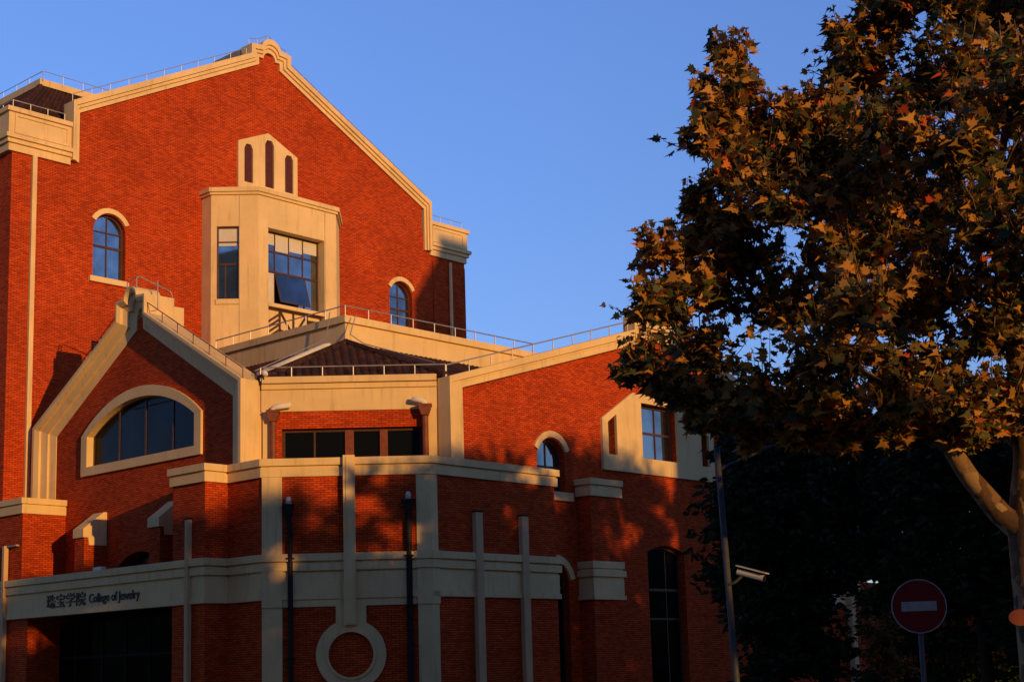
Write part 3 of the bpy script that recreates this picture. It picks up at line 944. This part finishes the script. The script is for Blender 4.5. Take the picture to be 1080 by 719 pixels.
def bark_mat():
    m, n, b = new_mat('plane_bark')
    tc = n.nodes.new('ShaderNodeTexCoord')
    v = n.nodes.new('ShaderNodeTexVoronoi')
    v.inputs['Scale'].default_value = 9
    mp = n.nodes.new('ShaderNodeMapping'); mp.inputs['Scale'].default_value = (1, 1, .55)
    t0 = noise(n, 3, 3, tc.outputs['Object'])
    n.links.new(tc.outputs['Object'], mp.inputs[0])
    n.links.new(mixc(n, mp.outputs[0], t0.outputs['Color'], .25), v.inputs['Vector'])
    sp = n.nodes.new('ShaderNodeSeparateColor')
    n.links.new(v.outputs['Color'], sp.inputs[0])
    r = ramp(n, sp.outputs[0], [(.0, (.045, .022, .011)), (.35, (.10, .048, .022)), (.55, (.17, .09, .042)), (.80, (.27, .165, .085))])
    n.links.new(r.outputs[0], b.inputs['Base Color'])
    b.inputs['Roughness'].default_value = .85
    t = noise(n, 12, 5, tc.outputs['Object'])
    bump(n, b, t.outputs[0], .5, .03)
    return m
M['bark'] = bark_mat()
M['darkbark'] = plain('dark_bark', (.035, .025, .02), .9, 0, .3, 6)

PALM = [(0, -.10), (.10, -.02), (.34, -.10), (.30, .10), (.52, .22), (.30, .32), (.34, .50), (.15, .50), (0, .98), (-.15, .50), (-.34, .50), (-.30, .32), (-.52, .22), (-.30, .10), (-.34, -.10), (-.10, -.02)]
OVAL = [(0, 0), (.22, .3), (.2, .65), (0, 1), (-.2, .65), (-.22, .3)]
def leaves_mesh(name, pos, direc, nrm, size, tint, shape, mat, parent):
    """one mesh of single leaf polygons; numpy for speed"""
    n = len(pos); k = len(shape)
    sh = np.array(shape)
    d = direc / np.linalg.norm(direc, axis=1, keepdims=True)
    nn = nrm - d * (nrm * d).sum(1, keepdims=True)
    nn /= np.linalg.norm(nn, axis=1, keepdims=True) + 1e-9
    sx = np.cross(d, nn)
    curl = np.random.default_rng(n).uniform(-.5, 1.9, n)
    fold = np.abs(sh[:, 0]) * .6 - sh[:, 1] ** 2 * .38
    co = pos[:, None, :] + size[:, None, None] * (sx[:, None, :] * sh[None, :, :1] + d[:, None, :] * sh[None, :, 1:2] + nn[:, None, :] * (fold[None, :] * curl[:, None])[:, :, None])
    off = np.array(world_off(parent))
    co = (co - off).reshape(-1, 3)
    me = bpy.data.meshes.new(name)
    me.vertices.add(n * k); me.loops.add(n * k); me.polygons.add(n)
    me.vertices.foreach_set('co', co.astype(np.float32).ravel())
    me.loops.foreach_set('vertex_index', np.arange(n * k, dtype=np.int32))
    me.polygons.foreach_set('loop_start', np.arange(0, n * k, k, dtype=np.int32))
    me.polygons.foreach_set('loop_total', np.full(n, k, dtype=np.int32))
    at = me.attributes.new('tint', 'FLOAT', 'POINT')
    at.data.foreach_set('value', np.repeat(tint, k).astype(np.float32))
    me.update(); me.validate()
    me.materials.append(mat)
    o = bpy.data.objects.new(name, me)
    COL.objects.link(o)
    o.parent = parent
    return o

def bez(p0, p1, p2, n):
    return [p0 * (1 - t) ** 2 + p1 * 2 * t * (1 - t) + p2 * t * t for t in [k / n for k in range(n + 1)]]

def grow_tree(root, clumps, trunk_pts, trunk_r, forks, rng, nprng, leaf_size, shoots, per_shoot, shape, leafmat, barkmat, lo=.05, up_bias=1.0, tint_fn=None, shoot_len=1.25, spires=0):
    """trunk and limbs in one mesh; a limb to every clump, upright shoots in it, leaves along the shoots"""
    wood = MB()
    tube(wood, trunk_pts, trunk_r, 12)
    P, D, N, SZ, TI = [], [], [], [], []
    live = list(forks)
    clumps = sorted(clumps, key=lambda q: min((f[0] - Vector(q[0])).length for f in forks))
    for c, r in clumps:
        c = Vector(c)
        src, sr = min(live, key=lambda f: (f[0] - c).length + max(0, f[0].z - c.z) * 1.2)
        live.append((c, max(.022, sr * .62)))
        mid_ = src.lerp(c, .5) + Vector((rng.uniform(-.3, .3), rng.uniform(-.3, .3), -.25 * (c - src).length * .4 + .2))
        pts = bez(src, mid_, c, 7)
        tube(wood, pts, [sr * .75 + (max(.016, sr * .45) - sr * .75) * k / 7 for k in range(8)], 7)
        ns = max(3, int(shoots * r ** 1.6))
        for s in range(spires):
            # upright leading shoots give the crown its pointed outline
            q = c + Vector((rng.uniform(-.6, .6) * r, rng.uniform(-.6, .6) * r, r * rng.uniform(.2, .6)))
            e = q + Vector((rng.uniform(-.12, .12), rng.uniform(-.12, .12), 1)) * r * rng.uniform(.7, 1.2)
            tube(wood, [q, q.lerp(e, .5), e], [.009, .006, .003], 4, cap=False)
            for j in range(16):
                t = (j + rng.random()) / 16
                az = rng.uniform(0, 2 * math.pi)
                side = Vector((math.cos(az), math.sin(az), rng.uniform(-.2, .6)))
                sz = leaf_size * rng.uniform(.6, 1.15) * (1.1 - .5 * t)
                P.append(q.lerp(e, t) + side * sz * .3); D.append(side)
                N.append(Vector((rng.gauss(0, .8) + .4, rng.gauss(0, .8) - .5, abs(rng.gauss(.4, .6)))))
                SZ.append(sz); TI.append(tint_fn(rng, q) if tint_fn else rng.random())
        for s in range(ns):
            # start inside the clump, aim outward and upward
            th = rng.uniform(0, 2 * math.pi); ph = rng.uniform(-.7, .9); rad = r * rng.uniform(.15, .75)
            q = c + Vector((math.cos(th) * math.cos(ph), math.sin(th) * math.cos(ph), math.sin(ph))) * rad
            out_ = (q - c).normalized()
            dr_ = (out_ * rng.uniform(.3, 1.0) + UZ * rng.uniform(.1, 1.1) * up_bias).normalized()
            L = r * rng.uniform(.45, 1.0) * shoot_len
            e = q + dr_ * L * .8
            b_ = bez(c.lerp(q, .2), q, e, 5)
            tube(wood, b_, [.014, .012, .010, .008, .006, .004], 4, cap=False)
            for j in range(per_shoot):
                t = rng.uniform(.15, 1.04)
                p = b_[0] * (1 - t) ** 2 + q * 2 * t * (1 - t) + e * t * t
                az = rng.uniform(0, 2 * math.pi)
                side = Vector((math.cos(az), math.sin(az), rng.uniform(-.55, .35)))
                sz = leaf_size * rng.uniform(.5, 1.3) * (1.05 - .35 * max(0, t - .6))
                P.append(p + side * sz * .35); D.append(side)
                N.append(Vector((rng.gauss(0, .85) + .55, rng.gauss(0, .85) - .75, abs(rng.gauss(.35, .6)))))
                SZ.append(sz)
                TI.append(tint_fn(rng, p) if tint_fn else rng.random())
    wo_ = wood.build('trunk', barkmat, root, recalc=False, smooth=True)
    cr_ = leaves_mesh('crown', np.array(P), np.array(D), np.array(N), np.array(SZ), np.array(TI), shape, leafmat, root)
    return wo_, cr_, len(P)

CL = [((1.95, 20.0, 7.01), .36), ((1.75, 19.5, 6.18), .26), ((2.07, 20.0, 6.28), .60), ((1.91, 20.0, 5.38), .47), ((2.68, 21.0, 5.75), .72), ((2.89, 20.0, 4.84), .60), ((3.41, 19.0, 4.78), .65),
      ((3.25, 20.5, 9.95), .34), ((3.15, 20.3, 9.35), .42), ((2.85, 20.0, 8.6), .52), ((3.45, 21.0, 9.0), .5), ((3.05, 19.6, 8.0), .5), ((2.96, 20.0, 7.44), .62), ((3.75, 20.0, 8.8), .42), ((4.4, 21.0, 9.16), .36), ((4.1, 20.3, 8.2), .5), ((4.75, 20.5, 9.2), .5), ((4.45, 20.2, 8.9), .5), ((4.15, 20.6, 8.75), .42), ((5.0, 20.1, 9.7), .55), ((4.9, 20.5, 10.2), .45), ((5.3, 20.4, 10.9), .6), ((4.3, 19.6, 7.7), .6), ((2.49, 20.1, 6.66), .52), ((2.87, 20.4, 6.55), .6), ((2.5, 20, 7.16), .4), ((3.42, 20, 8.15), .55), ((3.35, 20.3, 9.35), .38), ((3.09, 20, 8.93), .48), ((3.93, 20.2, 8.43), .55), ((4.32, 20.4, 9.05), .42), ((2.58, 20.2, 7.75), .38), ((3.3, 20.6, 7.0), .6), ((5.75, 18.9, 4.3), .45), ((6.2, 18.8, 4.7), .5), ((5.65, 19.2, 4.25), .4), ((5.95, 19.4, 4.45), .4), ((2.1, 20, 5.05), .36), ((2.6, 20.1, 4.75), .38), ((3.1, 20.2, 4.45), .38), ((3.7, 19.6, 4.4), .4), ((4.3, 19.6, 4.35), .42), ((4.95, 19.4, 4.35), .42), ((3.49, 19.0, 7.26), .65), ((3.82, 20.5, 6.35), .83),
      ((4.5, 20.0, 8.34), .62), ((5.14, 21.0, 9.81), .59), ((5.34, 20.0, 10.23), .60), ((5.88, 19.5, 10.4), .73), ((7.07, 21.0, 10.76), .85), ((6.12, 20.0, 9.24), .93), ((4.88, 18.5, 7.81), .69), ((6.52, 19.0, 8.45), .83),
      ((4.43, 19.0, 6.73), .83), ((6.16, 21.5, 7.94), 1.0), ((6.11, 18.5, 6.78), .86), ((4.0, 18.5, 5.27), .75), ((5.37, 20.0, 6.06), .93), ((6.27, 19.5, 5.66), .85), ((4.89, 18.5, 4.65), .57), ((6.55, 20.5, 4.69), .64), ((4.73, 21.5, 5.04), .67),
      ((7.86, 20.0, 9.74), .99), ((7.55, 19.0, 7.52), 1.0), ((8.05, 21.0, 6.34), 1.04), ((8.91, 20.0, 8.47), .99), ((8.86, 20.0, 6.61), .99), ((7.08, 20.0, 11.44), .87), ((7.61, 19.0, 10.92), .83), ((5.9, 20.5, 11.73), .64), ((9.3, 21.0, 10.99), 1.04),
      ((6.93, 19.0, 4.68), .71), ((8.32, 20.0, 5.06), .75), ((7.93, 22.5, 8.64), .98), ((6.66, 23.0, 7.31), 1.0), ((6.42, 17.2, 6.05), .85), ((6.29, 17.3, 7.94), .75), ((5.23, 17.3, 7.39), .64), ((4.21, 17.3, 5.58), .59),
      ((7.99, 23.0, 10.99), .93), ((5.6, 19.2, 4.6), .5), ((6.1, 19.0, 4.5), .45), ((5.2, 19.6, 4.55), .5), ((4.4, 20.3, 4.7), .5), ((5.6, 20.6, 5.3), .8), ((6.9, 19.2, 6.2), .8), ((5.0, 20.6, 7.6), .8), ((5.6, 21, 9.2), .7), ((5.37, 22.8, 8.51), .85)]
rng = random.Random(7)
npr = np.random.default_rng(7)
plane_root = empty('plane_tree', (6.68, 20.0, 0), 'big plane tree with autumn brown leaves filling the right of the picture', 'tree', 'plane trees along the street')
V3 = Vector
tp = [V3((6.72, 20, -.05)), V3((6.70, 20, .5)), V3((6.72, 20, 1.5)), V3((6.70, 20, 2.6)), V3((6.72, 20, 3.3)), V3((6.80, 20.05, 4.2)), V3((6.78, 20.1, 6)), V3((6.6, 20.2, 8)), V3((6.9, 20.1, 10))]
tr_ = [.34, .28, .26, .25, .27, .18, .13, .09, .05]
limb = [V3((6.66, 20, 3.2)), V3((6.35, 19.95, 3.45)), V3((5.96, 19.9, 3.95)), V3((5.4, 19.8, 4.9)), V3((4.7, 19.8, 5.9)), V3((4.0, 20, 7.0))]
limb2 = [V3((6.75, 20, 3.3)), V3((7.2, 20.1, 4.2)), V3((7.9, 20.2, 5.5)), V3((8.3, 20.2, 7.4))]
def plane_tint(rg, p):
    g = .5 + .5 * math.sin(p.x * 1.7 + 1.1) * math.sin(p.z * 1.3 + p.y)
    return min(1, max(0, rg.gauss(.24 + .28 * g, .29)))
forks = [(p, .09) for p in limb[2:]] + [(p, .10) for p in tp[4:]] + [(p, .10) for p in limb2[1:]]
SHOOTS = 46
wood, crown, nl = grow_tree(plane_root, CL, tp, tr_, forks, rng, npr, .160, SHOOTS, 21, PALM, M['leaf'], M['bark'], tint_fn=plane_tint, up_bias=1.8, shoot_len=1.3, spires=3)
mb = MB()
tube(mb, limb, [.19, .155, .13, .10, .08, .05], 10); tube(mb, limb2, [.17, .13, .10, .06], 9)
mb.build('limb', M['bark'], plane_root, recalc=False, smooth=True)
print('plane leaves', nl)
# small red plate on its trunk
mb = MB()
px, py, pz = 6.42, 19.71, 2.10
ring_ = [(px + .15 * math.cos(t), py, pz + .105 * math.sin(t)) for t in [2 * math.pi * k / 24 for k in range(24)]]
mb.poly(ring_); mb.poly([(x, y + .02, z) for x, y, z in ring_])
for k in range(24):
    a, b = ring_[k], ring_[(k + 1) % 24]
    mb.poly([a, b, (b[0], b[1] + .02, b[2]), (a[0], a[1] + .02, a[2])])
M['redplate'] = plain('red_plate', (.14, .02, .018), .5, 0, .15, 8)
tag(mb.build('tree_plate', M['redplate']), 'small oval red plate fixed to the plane tree trunk', 'plate')

# more trees of the same street row, outside the frame, mostly to the right: they shade the lower walls
def copy_tree(src, loc, rz, sc, label):
    c = src.copy(); COL.objects.link(c)
    c.location = loc; c.rotation_euler = (0, 0, rz); c.scale = (sc, sc, sc)
    c['label'] = label
    for ch in src.children:
        d = ch.copy(); COL.objects.link(d); d.parent = c
    return c
_sa = R_(SUN_AZ)
def sunpt(c, t): return Vector((-c * math.cos(_sa) + t * math.sin(_sa), c * math.sin(_sa) + t * math.cos(_sa)))
ROW = [(21.5, 3, 2.1, 1.15), (26.5, -4, .7, 1.12), (31.5, -2, 4.0, 1.25), (40.5, -2, 2.2, 1.25), (29.0, 8, 5.1, 1.32), (36.5, 6, 1.4, 1.4), (23.5, 14, 3.0, 1.3),
       (8.0, 16, .4, .74), (14.0, 20, 2.4, .80), (20.5, 16, 5.0, .85), (12.6, 9, 3.7, .70)]  # low ones added to shade the sign and lower crown
for x, y, k in ((-25, 31, 1), (-31, 42, 2), (-22, 19, 3), (2, -12, 4), (-9, -9, 5), (-19, -3, 6)):  # unseen trees added left and behind to close off low sky
    ROW.append((-x * math.cos(_sa) + y * math.sin(_sa), x * math.sin(_sa) + y * math.cos(_sa), k * 1.3, 1.45))
for i, (cc, tau, rz, sc) in enumerate(ROW):
    x, y = sunpt(cc, tau)
    copy_tree(plane_root, (x, y, 0), rz, sc, 'unseen plane tree outside the picture, blocking light from the scene')

# neighbouring block beyond the frame on the right
mb = MB()
nb = empty('apartment_block', (62, 24, 0), 'tall apartment block standing outside the picture on the right', 'building')
prof = [(41.9, 0), (95, 0), (95, 35.0), (43.7, 35.0), (43.6, 33.8), (41.9, 31.2)]
class PlN:
    def __call__(s, u, z, d=0):
        p = sunpt(u, 24 - d); return Vector((p.x, p.y, z))
prism(mb, PlN(), prof, 0, 16)
mb.build('wall', M['concrete'], nb)

ob = empty('sky_blocker', (-45, -45, 0), 'unseen tall block added behind the camera to shut out skylight', 'building')  # unseen mass added to cut skylight on the shaded walls
mb = MB()
class PlO:
    def __call__(s, u, z, d=0):
        p = sunpt(u, 48 + d); return Vector((p.x, p.y, z))
prism(mb, PlO(), [(-95, 0), (5, 0), (5, 62), (-95, 62)], 0, 15)
mb.build('wall', M['concrete'], ob)

# dark evergreens in the shade beside the right wing
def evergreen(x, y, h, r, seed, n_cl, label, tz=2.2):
    rg = random.Random(seed)
    root = empty('evergreen_tree', (x, y, 0), label, 'tree', 'dark evergreens beside the right wing')
    cl = []
    for k in range(n_cl):
        th = rg.uniform(0, 2 * math.pi); rr = r * math.sqrt(rg.random()) * .85; z = tz + (h - tz) * rg.uniform(.08, .95)
        sh = 1 - .5 * ((z - tz) / (h - tz)) ** 2
        cl.append(((x + rr * math.cos(th) * sh, y + rr * math.sin(th) * sh, z), rg.uniform(.5, .8)))
    t0 = V3((x, y, -.05))
    tpts = [t0, V3((x + .05, y, 1.2)), V3((x, y, 2.6)), V3((x + .1, y, 4)), V3((x, y, h * .8))]
    fk = [(p, .06) for p in tpts[2:]]
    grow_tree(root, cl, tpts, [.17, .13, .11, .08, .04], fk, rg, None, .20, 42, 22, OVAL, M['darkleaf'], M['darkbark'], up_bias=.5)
    return root
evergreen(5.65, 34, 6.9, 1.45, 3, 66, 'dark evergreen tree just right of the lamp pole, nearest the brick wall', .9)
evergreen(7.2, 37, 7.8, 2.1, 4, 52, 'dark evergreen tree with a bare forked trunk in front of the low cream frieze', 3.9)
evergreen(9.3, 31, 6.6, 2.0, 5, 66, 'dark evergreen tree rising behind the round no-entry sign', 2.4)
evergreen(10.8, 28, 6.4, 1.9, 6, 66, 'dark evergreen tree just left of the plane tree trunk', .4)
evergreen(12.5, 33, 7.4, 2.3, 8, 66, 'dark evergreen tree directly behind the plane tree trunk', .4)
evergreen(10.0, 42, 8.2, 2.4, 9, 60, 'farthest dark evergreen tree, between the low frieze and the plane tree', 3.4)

hedge = empty('clipped_hedge', (15, 46, 0), 'tall dark hedge closing the ground behind the metal fence', 'hedge')
rg = random.Random(21)
grow_tree(hedge, [((11.0 + k * .8 + rg.uniform(-.2, .2), 46 + rg.uniform(-.5, .5), zz), .75) for k in range(20) for zz in (.9, 2.0, 3.1)],
          [V3((15, 46, -.05)), V3((15, 46, 1.4))], [.05, .03], [(V3((11 + k, 46, .2)), .02) for k in range(15)], rg, None, .22, 60, 18, OVAL, M['darkleaf'], M['darkbark'])

bw_ = empty('boundary_wall', (20, 52, 0), 'dark brick boundary wall behind the clipped hedge', 'wall')
mb = MB()
mb.grid([(13.0, 52, 0), (40, 52, 0), (40, 52.3, 0), (13.0, 52.3, 0), (13.0, 52, 3.6), (40, 52, 3.6), (40, 52.3, 3.6), (13.0, 52.3, 3.6)], [(4, 5, 6, 7), (0, 1, 5, 4), (1, 2, 6, 5), (2, 3, 7, 6), (3, 0, 4, 7)])
mb.build('brickwork', M['brick'], bw_)
mb = MB()
mb.grid([(12.9, 51.93, 3.604), (40.1, 51.93, 3.604), (40.1, 52.37, 3.604), (12.9, 52.37, 3.604), (12.9, 51.93, 3.75), (40.1, 51.93, 3.75), (40.1, 52.37, 3.75), (12.9, 52.37, 3.75)], [(0, 1, 2, 3), (4, 5, 6, 7), (0, 1, 5, 4), (1, 2, 6, 5), (2, 3, 7, 6), (3, 0, 4, 7)])
mb.build('coping', M['concrete'], bw_)

# autumn bush with orange leaves
bush = empty('autumn_bush', (7.94, 33.5, 0), 'small orange leaved bush left of the no-entry sign', 'bush')
rg = random.Random(11)
grow_tree(bush, [((7.94 + rg.uniform(-.3, .35), 33.5 + rg.uniform(-.3, .3), 1.3 + k * .15), .34) for k in range(8)],
          [V3((7.94, 33.5, -.05)), V3((7.95, 33.5, 1.4))], [.05, .03], [(V3((7.94, 33.5, .6)), .02), (V3((7.95, 33.5, 1.2)), .02)], rg, None, .11, 90, 12, OVAL, M['bushleaf'], M['darkbark'])
# picket fence behind the bush
fence = empty('metal_fence', (9.2, 36, 0), 'low metal fence of upright bars behind the orange bush', 'fence')
mb = MB()
for k in range(26): tube(mb, [(8.2 + k * .12, 36, 0), (8.2 + k * .12, 36, 2.0)], .018, 5)
mb.build('bars', M['darkpipe'], fence)
mb = MB()
for z in (.3, 1.85): tube(mb, [(8.15, 36, z), (11.25, 36, z)], .025, 5)
mb.build('rail', M['darkpipe'], fence)

# ================================================================== STREET FURNITURE
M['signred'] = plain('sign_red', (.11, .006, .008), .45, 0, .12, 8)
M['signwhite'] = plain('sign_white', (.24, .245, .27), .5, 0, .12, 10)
M['galv'] = plain('grey_pole', (.060, .062, .080), .6, .1, .2, 8)
sg = empty('no_entry_sign', (4.69, 18, 0), 'round red no-entry sign with a white bar on a grey pole', 'road sign')
class PlS:                                    # sign plane, turned a little away from the camera
    def __init__(s, o, ang): s.o = Vector(o); s.t = Vector((math.cos(ang), math.sin(ang), 0)); s.n = Vector((math.sin(ang), -math.cos(ang), 0))
    def __call__(s, u, z, d=0): return s.o + s.t * u + UZ * z + s.n * d
sp_ = PlS((4.69, 18, 2.22), R_(-10))
mb = MB(); prism(mb, sp_, arc(0, 0, .305, 0, 360, 48)[:-1], -.012, .0)
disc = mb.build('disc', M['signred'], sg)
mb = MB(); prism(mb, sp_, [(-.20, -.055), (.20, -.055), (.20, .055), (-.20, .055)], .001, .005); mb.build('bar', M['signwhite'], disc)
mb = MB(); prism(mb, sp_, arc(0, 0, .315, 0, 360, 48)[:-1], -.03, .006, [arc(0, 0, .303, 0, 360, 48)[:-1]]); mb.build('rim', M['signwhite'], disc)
mb = MB(); tube(mb, [sp_(0, -2.22, -.05), sp_(0, .22, -.05)], .032, 10); mb.build('pole', M['galv'], sg, smooth=True)
mb = MB(); box(mb, sp_, -.05, .05, .1, .14, -.09, -.012); box(mb, sp_, -.05, .05, -.14, -.1, -.09, -.012); mb.build('bracket', M['galv'], sg)

lp = empty('camera_pole', (3.68, 26, 0), 'slim leaning grey pole with a side arm beside the dark evergreens', 'pole')
mb = MB(); tube(mb, [(3.70, 26, 0), (3.63, 26, 1.3), (3.5, 26, 5.31)], [.065, .06, .05], 12); mb.build('post', M['galv'], lp, smooth=True)
mb = MB(); tube(mb, [(3.51, 26, 4.9), (3.8, 26, 5.03), (4.46, 26, 5.30), (4.55, 26, 5.33)], [.035, .03, .028, .025], 8)
mb.build('arm', M['galv'], lp, smooth=True)
mb = MB(); tube(mb, [(4.52, 26, 5.32), (4.62, 25.98, 5.34), (4.85, 25.97, 5.36)], [.03, .06, .045], 10); mb.build('lamp_head', M['galv'], lp, smooth=True)
M['camwhite'] = plain('camera_white', (.45, .43, .41), .45, 0, .06, 8)
cv = empty('security_camera', (3.62, 26, 3.1), 'white bullet security camera on the slim grey pole', 'camera')
mb = MB(); tube(mb, [(3.74, 25.95, 3.16), (4.14, 25.72, 3.02)], .055, 12); bd = mb.build('housing', M['camwhite'], cv, smooth=False)
mb = MB(); mb.grid([(3.70, 25.87, 3.25), (3.79, 26.04, 3.25), (4.24, 25.76, 3.09), (4.15, 25.60, 3.09), (3.70, 25.87, 3.27), (3.79, 26.04, 3.27), (4.24, 25.76, 3.11), (4.15, 25.60, 3.11)],
                   [(0, 1, 2, 3), (4, 5, 6, 7), (0, 1, 5, 4), (1, 2, 6, 5), (2, 3, 7, 6), (3, 0, 4, 7)]); mb.build('visor', M['camwhite'], bd)
mb = MB(); tube(mb, [(4.135, 25.722, 3.022), (4.16, 25.706, 3.013)], .05, 12); mb.build('lens', M['black'], bd)
mb = MB(); tube(mb, [(3.58, 25.95, 2.95), (3.68, 25.93, 2.98), (3.80, 25.92, 3.08)], .025, 8); mb.build('bracket', M['galv'], cv)
